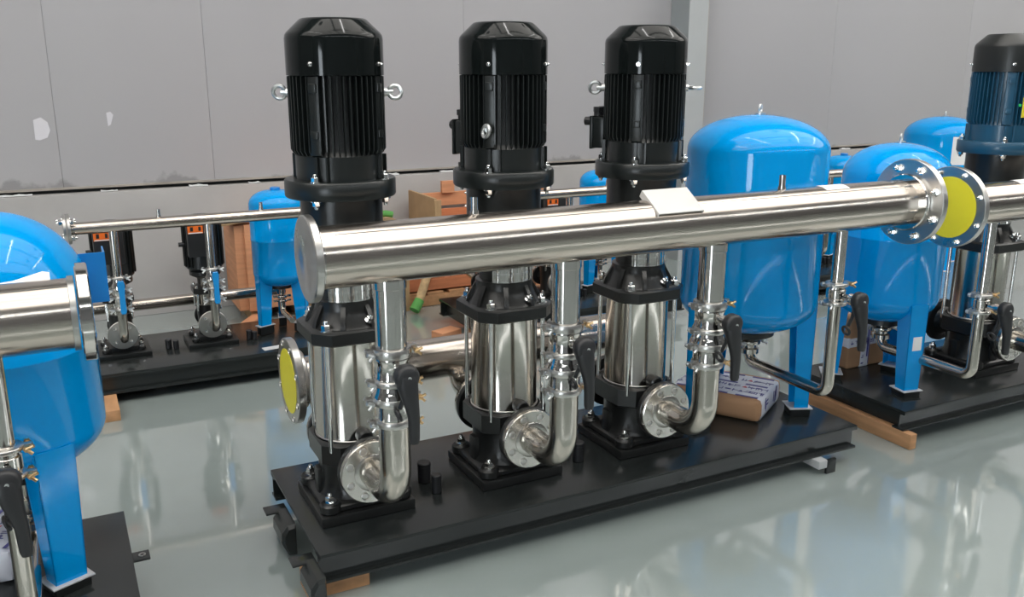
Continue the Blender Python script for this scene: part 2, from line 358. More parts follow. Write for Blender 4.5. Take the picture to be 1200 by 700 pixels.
# ================================================================== BIG PUMPS
def make_pump(label, loc, housing='motor_black', eyes=((0, 1.545, 0), (180, 1.545, 0)), box=None, cowl='gloss_black', body='cast_black', low_eye=False, motor_only_flange=None):
    t = thing('vertical_pump', label, 'pump', loc, group='tall vertical multistage pumps')
    # foot: plinth plate with four lugs and bolts
    b = MB(); b.box((0, 0, .018), (.325, .325, .036), bev=.008); b.build('foot_plinth', body, t)
    b = MB()
    b.prism([(-.145, -.10), (-.10, -.145), (.10, -.145), (.145, -.10), (.145, .10), (.10, .145), (-.10, .145), (-.145, .10)], .036, .062, None, .006)
    for sx in (-1, 1):
        for sy in (-1, 1): b.cyl(.036, .036, .07, 18, T(sx*.122, sy*.122), .006)
    b.lathe([(.136, .055), (.124, .075), (.118, .11), (.120, .19), (.126, .215), (.130, .262)], 40)
    wq, cq = .131, .050
    b.prism([(-wq, -wq+cq), (-wq+cq, -wq), (wq-cq, -wq), (wq, -wq+cq), (wq, wq-cq), (wq-cq, wq), (-wq+cq, wq), (-wq, wq-cq)], .185, .262, None, .006)
    b.box((0, 0, .10), (.05, .27, .10), bev=.012); b.box((0, 0, .10), (.27, .05, .10), bev=.012)
    for s in (-1, 1):       # inlet and outlet necks with cast flanges
        b.lathe([(.062, .07), (.058, .15), (.07, .172), (.107, .175), (.109, .178), (.109, .196), (.106, .199)], 32, T(0, 0, .192) @ (AXNY if s < 0 else AXY))
    b.cyl(.026, 0, .05, 16, T(0, -.105, .285) @ AXNY, .006)
    b.build('pump_base', body, t)
    for sx in (-1, 1):
        for sy in (-1, 1): link('bolt', BOLT_L, t, T(sx*.122, sy*.122, .07))
    b = MB(); b.ring(.120, .125, .261, .268, 36, None, .002); b.build('clamp_ring', 'steel_dull', t)
    b = MB(); b.lathe([(.1215, .262), (.1215, .272), (.1205, .275), (.1205, .600), (.1215, .603), (.1215, .615)], 48); b.build('outer_sleeve', 'steel_sleeve', t)
    for sx in (-1, 1):
        for sy in (-1, 1):
            MB().rod((sx*.103, sy*.103, .235), (sx*.103, sy*.103, .625), .0080, 10).build('tie_rod', 'chrome', t)
    # head plate, cone with ribs
    w_, c_ = .146, .052
    octa = [(-w_, -w_+c_), (-w_+c_, -w_), (w_-c_, -w_), (w_, -w_+c_), (w_, w_-c_), (w_-c_, w_), (-w_+c_, w_), (-w_, w_-c_)]
    b = MB(); b.prism(octa, .604, .650, None, .005)
    b.lathe([(.130, .648), (.122, .658), (.104, .700), (.102, .706), (.102, .732), (.088, .736), (.088, .80), (.10, .835), (.125, .90), (.130, .93), (.130, 1.068)], 40)
    for a in range(0, 360, 45):
        q = R(a+22.5)
        if a % 90 == 0 or True:
            b.add([(.085, -.008, .650), (.136, -.008, .650), (.136, .008, .650), (.085, .008, .650), (.085, -.008, .728), (.104, -.008, .718), (.104, .008, .718), (.085, .008, .728), (.130, -.008, .672), (.130, .008, .672)],
                  [(0, 1, 8, 5, 4), (3, 7, 6, 9, 2), (1, 2, 9, 8), (8, 9, 6, 5), (5, 6, 7, 4), (0, 4, 7, 3), (0, 3, 2, 1)], RZ(q))
    b.build('pump_head', body, t)
    for a in (45, 135, 225, 315):
        link('nut', BOLT_L, t, T(.140*cos(R(a)), .140*sin(R(a)), .650))
    for a in (270, 90): link('plug', BOLT_M, t, T(.116*cos(R(a+20)), .116*sin(R(a+20)), .672) @ RZ(R(a+20)) @ RY(R(40)))
    # coupling guard with pressed grid
    g = MB(); g.lathe([(.098, .734), (.100, .734), (.100, .86), (.098, .86)], 24, None, R(-140), R(-34), close=True)
    g_ = g.build('coupling_guard', 'steel_polish', t)
    g = MB()
    for k_ in range(9):
        a = R(-138+102*k_/8); g.box((.1012*cos(a), .1012*sin(a), .797), (.0022, .0022, .124), None)
    for z in (.738, .766, .794, .822): g.lathe([(.1002, z-.0012), (.1022, z-.0012), (.1022, z+.0012), (.1002, z+.0012)], 24, None, R(-139), R(-35), close=True)
    tag(g.build('guard_grid', 'chrome', g_), kind='stuff')
    # motor
    m = MB(); m.lathe([(.131, 1.066), (.171, 1.066), (.175, 1.071), (.175, 1.117), (.171, 1.122), (.136, 1.122), (.136, 1.196), (.128, 1.205), (.124, 1.215), (.124, 1.440)], 48)
    for a in (45, 135, 225, 315):
        q = RZ(R(a))
        m.box((.129, 0, 1.318), (.030, .036, .235), q, .005)
        m.box((.143, 0, 1.400), (.014, .026, .028), q, .003); m.box((.143, 0, 1.262), (.014, .026, .024), q, .003)
        m.box((.140, 0, 1.16), (.012, .010, .075), q); m.box((.140, .035, 1.16), (.012, .006, .075), q)
    mo = m.build('motor', housing, t)
    fin = MB(); fin.add([(.120, -.0028, 1.196), (.139, -.0022, 1.200), (.148, -.0018, 1.214), (.148, -.0018, 1.434), (.120, -.0028, 1.440),
                         (.120, .0028, 1.196), (.139, .0022, 1.200), (.148, .0018, 1.214), (.148, .0018, 1.434), (.120, .0028, 1.440)],
                        [(0, 1, 2, 3, 4), (9, 8, 7, 6, 5), (0, 5, 6, 1), (1, 6, 7, 2), (2, 7, 8, 3), (3, 8, 9, 4), (4, 9, 5, 0)])
    fm = fin.mesh('fin', housing, 0)
    for k_ in range(48):
        a = k_*7.5
        if min(abs((a-d+180) % 360-180) for d in (45, 135, 225, 315)) < 7: continue
        link('fin', fm, mo, RZ(R(a)))
    co = MB(); co.lathe([(.140, 1.436), (.1495, 1.437), (.1495, 1.545), (.1475, 1.556), (.142, 1.564), (.106, 1.598), (.100, 1.603), (.092, 1.605), (.086, 1.600), (0, 1.600)], 64)
    co = co.build('fan_cowl', cowl, t, 50)
    for a in (45, 135, 225, 315): link('screw', BOLT_XS, co, T(.149*cos(R(a)), .149*sin(R(a)), 1.470) @ RZ(R(a)) @ RY(pi/2))
    for a in (45, 135, 225, 315):
        link('bolt', BOLT_M, mo, T(.156*cos(R(a)), .156*sin(R(a)), 1.122))
        link('bolt', BOLT_M, mo, T(.156*cos(R(a)), .156*sin(R(a)), 1.066) @ RX(pi))
    for a, z, tw in eyes:
        e = MB(); q = RZ(R(a)) @ T(.146, 0, z-.163)
        e.cyl(.013, 0, .012, 14, q @ RY(pi/2)); e.cyl(.008, .01, .03, 12, q @ RY(pi/2))
        e.torus(.020, .0065, q @ T(.036, 0, 0) @ RX(R(tw)), 22, 8)
        e.build('eyebolt', 'zinc', t)
    if low_eye:
        e = MB(); q = RZ(R(225)) @ T(.148, 0, 1.232+.03)
        e.cyl(.011, 0, .012, 14, q @ RY(pi/2)); e.torus(.019, .0065, q @ T(.020, -.004, -.004) @ RX(R(75)) @ RY(R(50)), 20, 8)
        e.build('eyebolt', 'zinc', t)
    if box:
        q = RZ(R(box)); e = MB(); e.box((.160, 0, 1.222), (.045, .11, .115), q, .008); e.box((.186, 0, 1.222), (.012, .118, .123), q, .004)
        tb = e.build('terminal_box', housing, t)
        for dy in (-.025, .025):
            e = MB(); e.cyl(.017, 0, .018, 12, q @ T(.17, dy, 1.282)); e.cyl(.021, .014, .034, 6, q @ T(.17, dy, 1.282), .002)
            e.cyl(.016, .0, .03, 12, q @ T(.192, dy, 1.262) @ RY(pi/2)); e.build('cable_gland', 'plastic_black', tb)
    return t
ZS = .163; SP = .5803
make_pump('black motored vertical pump at the left end of the central skid, nearest the yellow-covered flange', (0, 0, ZS), eyes=((-14, 1.548, 80), (148, 1.548, 80)))
make_pump('middle one of the three black motored vertical pumps on the central skid', (SP, 0, ZS), eyes=(), box=112, low_eye=True)
make_pump('black motored vertical pump beside the large blue tank, rightmost of the central three', (2*SP, 0, ZS), eyes=((150, 1.55, 80), (-33, 1.55, 0)), box=126)

# ------------------------------------------------------------------ clamps, valves, risers
YM, ZM, RM = -.436, 1.123, .0872
def clamp(b, z, r, h, M=None):
    M = M or Matrix()
    b.lathe([(r*.92, z-h/2), (r, z-h/2+.002), (r*1.04, z-h*.2), (r*1.04, z+h*.2), (r, z+h/2-.002), (r*.92, z+h/2)], 32, M)
    for s in (-1, 1): b.box((s*(r+.007), 0, z), (.026, .020, h*.85), M, .004)
def clamp_bolts(parent, x, y, z, r, sides=(-1, 1), mats=('zinc', 'brass')):
    for s in sides:
        b = MB(); px = x+s*(r+.010)
        b.rod((px, y-.030, z), (px, y+.026, z), .0045, 8); b.cyl(.009, -.032, -.022, 6, T(px, y, z) @ AXY); b.cyl(.009, .018, .026, 6, T(px, y, z) @ AXY)
        b.rod((px-.002*s, y-.03, z), (px+s*.016, y-.034, z+.008), .0045, 8); b.rod((px-.002*s, y-.03, z), (px+s*.012, y-.036, z-.012), .0045, 8)
        b.build('wing_nut', mats[0] if s < 0 else mats[1], parent)
def lever(parent, x, y, z, L=.165, sc=1., lean=0.):
    # butterfly valve: stem towards -Y, round hub and hanging grip with a thumb trigger
    b = MB(); b.cyl(.011*sc, 0, .055*sc, 14, T(x, y-.035*sc, z) @ AXNY); b.cyl(.017*sc, .03*sc, .05*sc, 16, T(x, y-.03*sc, z) @ AXNY, .002)
    b.build('valve_stem', 'steel_polish', parent)
    Y = y-.082*sc; h = MB()
    h.cyl(.0295*sc, 0, .034*sc, 24, T(x, Y, z) @ AXNY, .007*sc)
    prof = [(-.012, .024, .022), (.0, .0285, .026), (.025, .027, .026), (.05, .0225, .022), (.075, .018, .019), (.10, .0155, .017), (.13, .0145, .016), (.155, .014, .015), (L, .0115, .013)]
    rings = []
    for d, hw, hd in prof:
        d *= sc; off = .010*sc*sin(min(1, d/(.1*sc))*pi/2); ox = .012*sc*(1-cos(min(1, d/(.09*sc))*pi/2))+lean*d
        cy = Y-.016*sc-off; cz = z-d
        rings.append([(x+ox+hw*sc*.98*cos(a)*(abs(cos(a))**-.3 if abs(cos(a)) > .01 else 0)*.95, cy+hd*sc*.8*sin(a), cz) for a in [2*pi*i/16 for i in range(16)]])
    n = 16; vs = [p for r_ in rings for p in r_]; fs = []
    for k_ in range(len(rings)-1):
        for i in range(n):
            j = (i+1) % n; fs.append((k_*n+i, k_*n+j, (k_+1)*n+j, (k_+1)*n+i))
    fs.append(tuple(range(n))); fs.append(tuple((len(rings)-1)*n+i for i in range(n)))
    h.add(vs, fs)
    hd = h.build('lever_handle', 'plastic_black', parent, 60)
    tr = MB(); tr.tube([(x+.002*sc, Y+.004, z-.025*sc), (x+.000*sc, Y+.006*sc, z-.06*sc), (x-.008*sc, Y+.012*sc, z-.088*sc)], .0055*sc, 8)
    tr.torus(.014*sc, .0045*sc, T(x-.012*sc, Y+.015*sc, z-.104*sc) @ RY(R(70)) @ RX(R(0)), 16, 8)
    tr.build('trigger', 'plastic_black', hd)
    sc_ = MB(); sc_.cyl(.0045*sc, 0, .003, 10, T(x+.002, Y-.034*sc, z) @ AXNY); sc_.build('screw', 'zinc', hd)

def make_riser(label, loc):
    t = thing('discharge_pipe', label, 'pipe', loc, group='polished discharge pipes rising from the pumps')
    zf = .192; ym = YM
    f = MB(); f.ring(.03, .107, 0, .020, 48, T(0, -.1992, zf) @ AXNY, .003); f.lathe([(.064, .019), (.064, .023), (.058, .026), (.046, .026)], 32, T(0, -.1992, zf) @ AXNY)
    fl = f.build('flange', 'steel_cast', t)
    for a in range(8):
        q = R(a*45+22.5); link('bolt', DIMPLE, fl, T(.084*cos(q), -.2188, zf+.084*sin(q)) @ AXNY)
    r = .0465
    MB().tube(fillet([(0, -.215, zf), (0, ym, zf), (0, ym, .462)], .118, 16), r, 32).build('elbow', 'steel_elbow', t, 60)
    MB().rod((0, ym, .66), (0, ym, ZM-ZS-.07), r, 32).build('riser', 'steel_polish', t)
    # stack of valve bodies and clamps (z measured above the skid)
    b = MB(); b.lathe([(.046, .440), (.052, .450), (.052, .470), (.051, .475), (.051, .505), (.059, .514), (.063, .522), (.063, .538), (.057, .550), (.052, .565), (.052, .580)], 36, T(0, ym, 0))
    b.build('check_valve', 'steel_polish', t)
    b = MB(); b.lathe([(.047, .572), (.053, .580), (.053, .594), (.051, .598), (.051, .638), (.053, .642), (.053, .652), (.047, .668)], 36, T(0, ym, 0))
    b.build('butterfly_valve', 'steel_polish', t)
    for z, rr, h in ((.452, .055, .024), (.522, .064, .026), (.577, .056, .022), (.667, .057, .030)):
        b = MB(); clamp(b, z, rr, h, T(0, ym, 0)); cl = b.build('clamp', 'steel_dull', t)
        clamp_bolts(cl, 0, ym, z, rr)
    lever(t, 0, ym, .625, .165, 1.2)
    return t
make_riser('polished discharge pipe with black lever in front of the left black pump', (0, 0, ZS))
make_riser('polished discharge pipe with black lever in front of the middle black pump', (SP, 0, ZS))
make_riser('polished discharge pipe with black lever in front of the black pump nearest the large tank', (2*SP, 0, ZS))

# ------------------------------------------------------------------ manifolds
def flange_x(name, parent, x0, x1, r0, r1, y, z, nb=8, bc=.118, m='steel_dull', bolts=BOLT_M, face=-1, a_off=22.5):
    f = MB(); f.ring(r0, r1, x0, x1, 56, T(0, y, z) @ AXX, .0025)
    o = f.build(name, m, parent)
    for k_ in range(nb):
        a = R(k_*360/nb+a_off); x = x0 if face < 0 else x1
        link('bolt', bolts, o, T(x, y+bc*cos(a), z+bc*sin(a)) @ RY(face*pi/2))
    return o
def nipple(parent, x, y, z, h=.052, r=.0115):
    b = MB(); b.cyl(r*1.25, -.012, .012, 16, T(x, y, z)); b.ring(r*.6, r, .0, h, 16, T(x, y, z)); b.cyl(r*.62, 0, h*.8, 12, T(x, y, z)); b.build('gauge_nipple', 'steel_polish', parent)
mf = thing('discharge_manifold', 'long stainless header pipe running across the three black pumps', 'pipe', (0, 0, 0))
b = MB(); b.lathe([(RM, -.212), (RM, 2.085)], 64, T(0, YM, ZM) @ AXX); b.build('pipe', 'steel_pipe', mf, 60)
b = MB(); b.box((.95, -.052, ZM+.0705), (2.23, .0022, .0012), T(0, YM, 0)); b.build('weld_seam', 'steel_dull', mf, 0)
b = MB(); b.lathe([(.0, -.2335), (.05, -.2335), (.052, -.235), (.1165, -.235), (.120, -.232), (.120, -.215), (.117, -.212), (.0, -.212)], 56, T(0, YM, ZM) @ AXX)
bf = b.build('blind_flange', 'steel_dull', mf)
b = MB(); b.ring(.086, .0905, -.212, -.200, 48, T(0, YM, ZM) @ AXX, .001); b.build('weld_ring', 'steel_polish', mf)
fl = flange_x('flange', mf, 2.085, 2.112, .080, .163, YM, ZM, 8, .134)
b = MB(); b.ring(.087, .108, 2.068, 2.086, 48, T(0, YM, ZM) @ AXX, .004); b.build('weld_neck', 'steel_polish', fl)
for x in (.273, 1.46): nipple(mf, x, YM+.012, ZM+RM-.004)
for x in (0, SP, 2*SP):
    b = MB(); b.ring(.046, .0495, ZM-RM-.018, ZM-RM+.012, 32, T(x, YM, 0), .002); b.build('branch_collar', 'steel_polish', mf)
# tilted nameplate holder
def nameplate(parent, x0, x1, ya, za, yb, zb):
    L = sqrt((yb-ya)**2+(zb-za)**2); an = math.atan2(za-zb, ya-yb)
    M = T((x0+x1)/2, (ya+yb)/2, (za+zb)/2) @ RX(an)
    p = MB(); p.box((0, 0, 0), (x1-x0, L, .004), M, .001)
    for s in (-1, 1): p.box((s*((x1-x0)/2-.0015), .0, -.012), (.003, L, .022), M)
    p.box((0, -.01, -.03), (.05, .02, .055), M); p.build('nameplate_holder', 'plate_white', parent, 30)
nameplate(mf, .868, 1.046, -.420, 1.2385, -.518, 1.1755)
b = MB(); b.lathe([(RM+.001, 1.62), (RM+.001, 1.735)], 10, T(0, YM, ZM) @ AXX, R(172), R(208)); b.build('paper_sticker', 'label_white', mf)
# suction header behind the pumps
sh = thing('suction_header', 'thick stainless suction pipe behind the black pumps with yellow-covered end flange', 'pipe', (0, 0, 0))
YS, ZH = .42, .482
b = MB(); b.lathe([(.084, -.08), (.084, 1.40)], 48, T(0, YS, ZH) @ AXX); b.lathe([(.084, 1.40), (.07, 1.44), (.03, 1.46), (0, 1.462)], 32, T(0, YS, ZH) @ AXX); b.build('pipe', 'steel_pipe', sh, 60)
fl = flange_x('flange', sh, -.115, -.086, .02, .163, YS, ZH, 8, .144, bolts=DIMPLE)
b = MB(); b.lathe([(.123, -.117), (.123, -.1152)], 48, T(0, YS, ZH) @ AXX); plab(b.build('flange_cover', 'yellow_film', fl), 'round yellow protective film on the flange face')
b = MB(); b.ring(.084, .112, -.086, -.058, 40, T(0, YS, ZH) @ AXX, .006); b.build('weld_neck', 'steel_dull', fl)
for i in range(3):
    b = MB(); b.tube(fillet([(i*SP, .215, .355), (i*SP, YS, .355), (i*SP, YS, .43)], .07, 8), .042, 20); b.build('suction_branch', 'steel_elbow', sh, 60)
    b = MB(); b.ring(.03, .107, 0, .02, 40, T(i*SP, .1992, .355) @ AXY, .003); b.build('branch_flange', 'steel_cast', sh)

# ------------------------------------------------------------------ skids
def make_skid(label, loc, L, W, H, zb, lugs=(), stubs=(), group='black steel skids'):
    # origin at the left front corner on the floor; H = top, zb = underside
    t = thing('pump_skid', label, 'skid', loc, group=group)
    b = MB(); b.box((L/2, W/2, H-.005), (L, W, .010), bev=.002); b.build('deck_plate', 'skid_black', t)
    for s in (0, 1):
        y = 0 if s == 0 else W; d = 1 if s == 0 else -1
        b = MB(); b.box((L/2, y+d*.028, (H-.01+zb+.01)/2), (L, .007, H-zb-.02)); b.box((L/2, y+d*.030, zb+.005), (L, .062, .010), bev=.002)
        b.box((L/2, y+d*.030, H-.0145), (L, .06, .009)); b.build('side_beam', 'skid_black', t)
    for x in (.04, L-.04):
        b = MB(); b.box((x, W/2, (H+zb)/2-.01), (.008, W-.07, (H-zb)*.8)); b.build('cross_beam', 'skid_black', t)
    for k_ in range(1, 4):
        b = MB(); b.box((L*k_/4, W/2, (H+zb)/2-.01), (.06, W-.07, (H-zb)*.7)); b.build('cross_beam', 'skid_black', t)
    for x, y, r, h in stubs:
        b = MB(); b.cyl(r, H, H+h, 18, T(x, y), .003); b.cyl(r*1.06, H+h*.8, H+h+.002, 18, T(x, y), .003); b.build('locating_stub', 'plastic_black', t)
    for x, y, dx in lugs:
        b = MB(); b.prism([(0, .060), (-.026, .058), (-.048, .030), (-.050, -.005), (-.028, -.052), (0, -.055)], -.075, .075, T(x, y, zb+.005) @ RX(pi/2), .010)
        lg = b.build('lifting_lug', 'skid_black', t, 25)
        MB().box((x-.035, y+.085, zb+.055), (.075, .06, .007), None, .002).build('lug_tab', 'skid_black', lg)
    return t
make_skid('long black steel skid carrying the three black pumps and the large tank', (-.215, -.320, 0), 2.295, .686, ZS, .062,
          lugs=((-.002, -.005, -1), (-.002, .37, -1)), stubs=((.478, .335, .023, .075), (.485, .235, .017, .068), (1.07, .235, .021, .075), (1.065, .33, .017, .068)))
sk_r = make_skid('black steel skid under the teal motored pump at the right edge', (2.385, -.305, 0), 2.4, .66, ZS, .070, group='black steel skids')
sk_l = make_skid('black steel skid at the left edge under the cropped blue tank', (-2.9, -.40, 0), 2.17, .67, ZS, .062, lugs=())
b = MB(); b.box((2.19, .355, .150), (.06, .055, .007), bev=.002); b.build('lifting_lug', 'skid_black', sk_l)
b = MB(); b.ring(.006, .011, .1535, .156, 14, T(2.198, .355)); b.build('bolt', 'steel_dull', sk_l.children[-1])

def timber(label, c, d, rz=0., m='wood_raw', name='timber_block', group='loose timber blocks'):
    o = MB().box((0, 0, d[2]/2), d, None, .004).build(name, m, None, 30); o.location = (c[0], c[1], c[2]); o.rotation_euler = (0, 0, rz)
    return tag(o, label, 'timber', group)
timber('wooden block under the near left corner of the central skid', (-.15, -.235, 0), (.20, .11, .062))
timber('wooden block under the far side of the central skid', (1.85, .30, 0), (.30, .09, .062))
timber('long wooden bearer under the left end of the right edge skid', (2.402, .0, 0), (.040, .70, .070), m='wood_raw')
timber('wooden block under the left edge skid', (-.80, -.2, 0), (.1, .30, .062))
# right end support of the main skid
s = thing('skid_support', 'angled grey and black steel support below the right end of the central skid', 'support', (1.86, -.30, 0))
b = MB(); b.box((0, .02, .045), (.05, .16, .034), RX(R(0)), .003); b.build('grey_bar', 'column_pale', s)
b = MB(); b.box((.045, -.055, .031), (.05, .012, .062), bev=.002); b.build('black_leg', 'skid_black', s)

# ------------------------------------------------------------------ blue pressure tanks
def make_tank(label, loc, r, ztop, zbot, legs, zleg=.2, seam=True, label_paper=None, leg_paper=None, eye=True, m='tank_blue', lw=.085, block=True, group='blue pressure tanks', hk=.56, ex=.72):
    # z values are world heights; loc is on the floor
    t = thing('pressure_tank', label, 'tank', loc, group=group)
    hd = min(.56, hk)*r; ht = hk*r; prof = []
    N = 20
    for i in range(N+1):
        a = -pi/2+pi/2*i/N; prof.append((r*max(0.0, cos(a))**max(.8, ex) if i else 0, zbot+hd+hd*sin(a)))
    zc = min((zbot+ztop)/2, ztop-ht-.01)
    if seam: prof += [(r, zc-.006), (r+.0018, zc-.003), (r+.0018, zc+.003), (r, zc+.006)]
    for i in range(N+1):
        a = pi/2*i/N; prof.append((r*max(0., cos(a))**ex if i < N else 0, ztop-ht+ht*sin(a)))
    MB().lathe(prof, 72).build('shell', m, t, 60)
    if eye:
        e = MB(); e.cyl(.022, ztop-.012, ztop+.006, 16); e.torus(.015, .005, T(0, 0, ztop+.022) @ RX(pi/2) @ RY(R(30)), 18, 8); e.cyl(.007, ztop, ztop+.012, 10)
        e.build('lifting_eye', 'zinc', t)
    else: MB().cyl(.028, ztop-.012, ztop+.014, 16, None, .004).build('valve_cap', 'bracket_blue', t)
    b = MB(); b.cyl(r*.42, zbot-.012, zbot+.01, 32); b.build('bottom_flange', 'satin_black', t)
    for a in legs:
        q = RZ(R(a)); zt = zbot+hd*.95; zl = zleg
        b = MB()
        for s_, (x_, wt, wb) in enumerate(((r+.003, lw*1.12, lw*.9),)):
            b.add([(x_+.0, -wt/2, zt), (x_, wt/2, zt), (x_, wb/2, zl), (x_, -wb/2, zl), (x_-.004, -wt/2, zt), (x_-.004, wt/2, zt), (x_-.004, wb/2, zl), (x_-.004, -wb/2, zl)],
                  [(0, 1, 2, 3), (7, 6, 5, 4), (0, 4, 5, 1), (1, 5, 6, 2), (2, 6, 7, 3), (3, 7, 4, 0)], q)
            for sg in (-1, 1):
                b.add([(x_, sg*wt/2, zt), (x_-.08, sg*wt/2, zbot+hd*.35), (x_-.06, sg*wb/2, zl), (x_, sg*wb/2, zl), (x_, sg*(wt/2-.004), zt), (x_-.08, sg*(wt/2-.004), zbot+hd*.35), (x_-.06, sg*(wb/2-.004), zl), (x_, sg*(wb/2-.004), zl)],
                      [(0, 1, 2, 3), (7, 6, 5, 4), (0, 4, 5, 1), (1, 5, 6, 2), (2, 6, 7, 3), (3, 7, 4, 0)], q)
        lg = b.build('leg', m, t, 30)
        b = MB(); b.box((r-.03, 0, zl-.002), (.10, lw*1.2, .004), q); b.build('foot_pad', 'label_grey', lg, 0)
        if block:
            b = MB(); b.box((r-.03, 0, (ZS+zl-.004)/2), (.085, lw*1.02, zl-.004-ZS), q, .003); b.build('foot_block', 'satin_black', lg)
        if leg_paper is not None and a == leg_paper:
            b = MB(); b.box((r+.0042, .004, zl+(zt-zl)*.55), (.0015, lw*.55, lw*.75), q); b.build('leg_label', 'label_white', lg, 0)
    if label_paper:
        a0, a1, z0, z1 = label_paper
        b = MB(); b.lathe([(r+.001, z0), (r+.001, z1)], 8, None, R(a0), R(a1)); lp = b.build('label_sheet', 'label_white', t)
        b = MB(); aa = (a0+a1)/2
        b.lathe([(r+.002, z0+(z1-z0)*.45), (r+.002, z0+(z1-z0)*.85)], 4, None, R(a0+(a1-a0)*.3), R(a0+(a1-a0)*.7)); b.build('label_print', 'print_red' if (z1-z0) < .2 and a1-a0 < 20 else 'label_grey', lp)
    return t
make_tank('large glossy blue tank on the right end of the central skid', (1.73, .01, 0), .28, 1.44, .545, (-25, 80, 184), label_paper=(-52, -44, 1.06, 1.22), hk=.50, ex=1.0)
make_tank('medium blue tank on the right edge skid behind the two flanges', (2.60, .05, 0), .236, 1.292, .47, (-100, 20, 140), leg_paper=-100, zleg=.195, hk=.64, ex=.93)
tl = make_tank('cropped blue tank at the left edge of the photo', (-1.0, .05, 0),   .247, 1.238, .47, (-66, 80, 190), zleg=.195, lw=.10, hk=1.0, ex=1.0)
b = MB()
for (x_, y_, dx_, dy_) in ((.32, .02, .10, .004), (.272, .07, .004, .10), (.368, .07, .004, .10)): b.box((x_-.075, y_, 1.02), (dx_, dy_, .15), None)
b.box((.245, .07, .946), (.10, .1, .004)); plab(b.build('mounting_bracket', 'bracket_blue', tl, 0), 'open blue sheet-steel bracket')

# U-shaped tank connection pipes with a lever valve
def make_link(label, x, ytank, ztank, zlow, zval, r=.0235, ztop=ZM-RM):
    t = thing('tank_connection_pipe', label, 'pipe', (x, 0, 0), group='small pipes joining tank and header')
    pts = fillet([(0, YM, zval-.03), (0, YM, zlow), (0, ytank, zlow), (0, ytank, ztank)], .045, 8)
    MB().tube(pts, r, 20).build('lower_bend', 'steel_elbow', t, 60)
    MB().rod((0, YM, zval+.03), (0, YM, ztop+.01), r, 20).build('upper_pipe', 'steel_polish', t)
    b = MB(); b.lathe([(r, -.045), (r*1.35, -.04), (r*1.35, -.02), (r*1.5, -.016), (r*1.5, .016), (r*1.35, .02), (r*1.35, .04), (r, .045)], 24, T(0, YM, zval)); b.build('valve_body', 'steel_polish', t)
    for dz in (-.036, .036):
        b = MB(); clamp(b, zval+dz, r*1.75, .015, T(0, YM, 0)); cl = b.build('clamp', 'steel_dull', t); clamp_bolts(cl, 0, YM, zval+dz, r*1.6)
    lever(t, 0, YM, zval-.005, .165, 1.15, .04)
    # union under the tank
    b = MB(); b.lathe([(r, -.05), (r*1.7, -.05), (r*1.7, -.03), (r*1.2, -.025), (r*1.2, .025), (r*1.7, .03), (r*1.7, .05), (r, .05)], 20, T(0, ytank, zlow+.09)); b.build('union', 'steel_cast', t)
    b = MB(); clamp(b, zlow+.09, r*1.9, .02, T(0, ytank, 0)); cl = b.build('clamp', 'steel_cast', t); clamp_bolts(cl, 0, ytank, zlow+.09, r*1.8, mats=('zinc', 'zinc'))
    return t
make_link('bent steel pipe with black lever from the header down under the large blue tank', 1.757, .01, .56, .40, .80)
make_link('bent steel pipe below the right edge header beside the teal pump', 2.605, .05, .48, .335, .66)
make_link('upright steel pipe with long black lever at the left edge', -.995, .05, .48, .24, .69)

# ------------------------------------------------------------------ right set
make_pump('vertical pump with teal motor cropped at the right edge', (3.20, 0, ZS), housing='motor_teal', eyes=((-60, 1.55, 80),), box=None, cowl='satin_black', body='cast_black')
pt = [o for o in COL.objects if o.name.startswith('vertical_pump')][-1]
b = MB(); b.lathe([(.150, 1.235), (.150, 1.325)], 6, None, R(-113), R(-95)); b.build('yellow_label', 'yellow_print', pt)
b = MB(); b.cyl(.007, 0, .003, 12, RZ(R(-118)) @ T(.150, 0, 1.29) @ RY(pi/2)); b.build('green_sticker', 'green_led', pt)
make_riser('polished discharge pipe with black lever in front of the teal pump', (3.20, 0, ZS))
mr_ = thing('discharge_manifold', 'stainless header pipe with yellow-covered flange at the right edge', 'pipe', (0, 0, 0))
ZR = 1.085
b = MB(); b.lathe([(.084, 2.38), (.084, 4.4)], 56, T(0, YM, ZR) @ AXX); b.build('pipe', 'steel_pipe', mr_, 60)
fl = flange_x('flange', mr_, 2.330, 2.356, .02, .160, YM, ZR, 8, .141, face=-1, bolts=BOLT_S)
b = MB(); b.ring(.083, .108, 2.356, 2.40, 40, T(0, YM, ZR) @ AXX, .006); b.build('weld_neck', 'steel_dull', fl)
b = MB(); b.lathe([(.121, 2.3275), (.121, 2.3298)], 48, T(0, YM, ZR) @ AXX); plab(b.build('flange_cover', 'yellow_film', fl), 'round yellow protective film on the flange face')
b = MB(); b.lathe([(.0852, 2.70), (.0852, 2.84)], 10, T(0, YM, ZR) @ AXX, R(172), R(208)); b.build('paper_sticker', 'label_white', mr_)

# ------------------------------------------------------------------ left set
ml = thing('discharge_manifold', 'stainless header pipe with plain end ring at the left edge', 'pipe', (0, 0, 0))
ZL = 1.045
b = MB(); b.lathe([(.0872, -2.6), (.0872, -.80)], 64, T(0, YM, ZL) @ AXX); b.build('pipe', 'steel_pipe', ml, 60)
b = MB(); b.box((-1.7, -.042, ZL+.077), (1.8, .0022, .0012), T(0, YM, 0)); b.build('weld_seam', 'steel_dull', ml, 0)
b = MB(); b.ring(.060, .121, -.797, -.768, 56, T(0, YM, ZL) @ AXX, .003); e_ = b.build('end_ring', 'steel_polish', ml)
b = MB(); b.add([(-1.02, .015, 1.128), (-.93, .03, 1.132), (-.865, .045, 1.146), (-.85, .045, 1.142), (-.85, .03, 1.126), (-.93, .02, 1.120), (-1.02, .012, 1.122)], [(0, 1, 2, 3, 4, 5, 6)], T(0, YM, 0)); b.build('paper_tag', 'label_white', ml, 0)
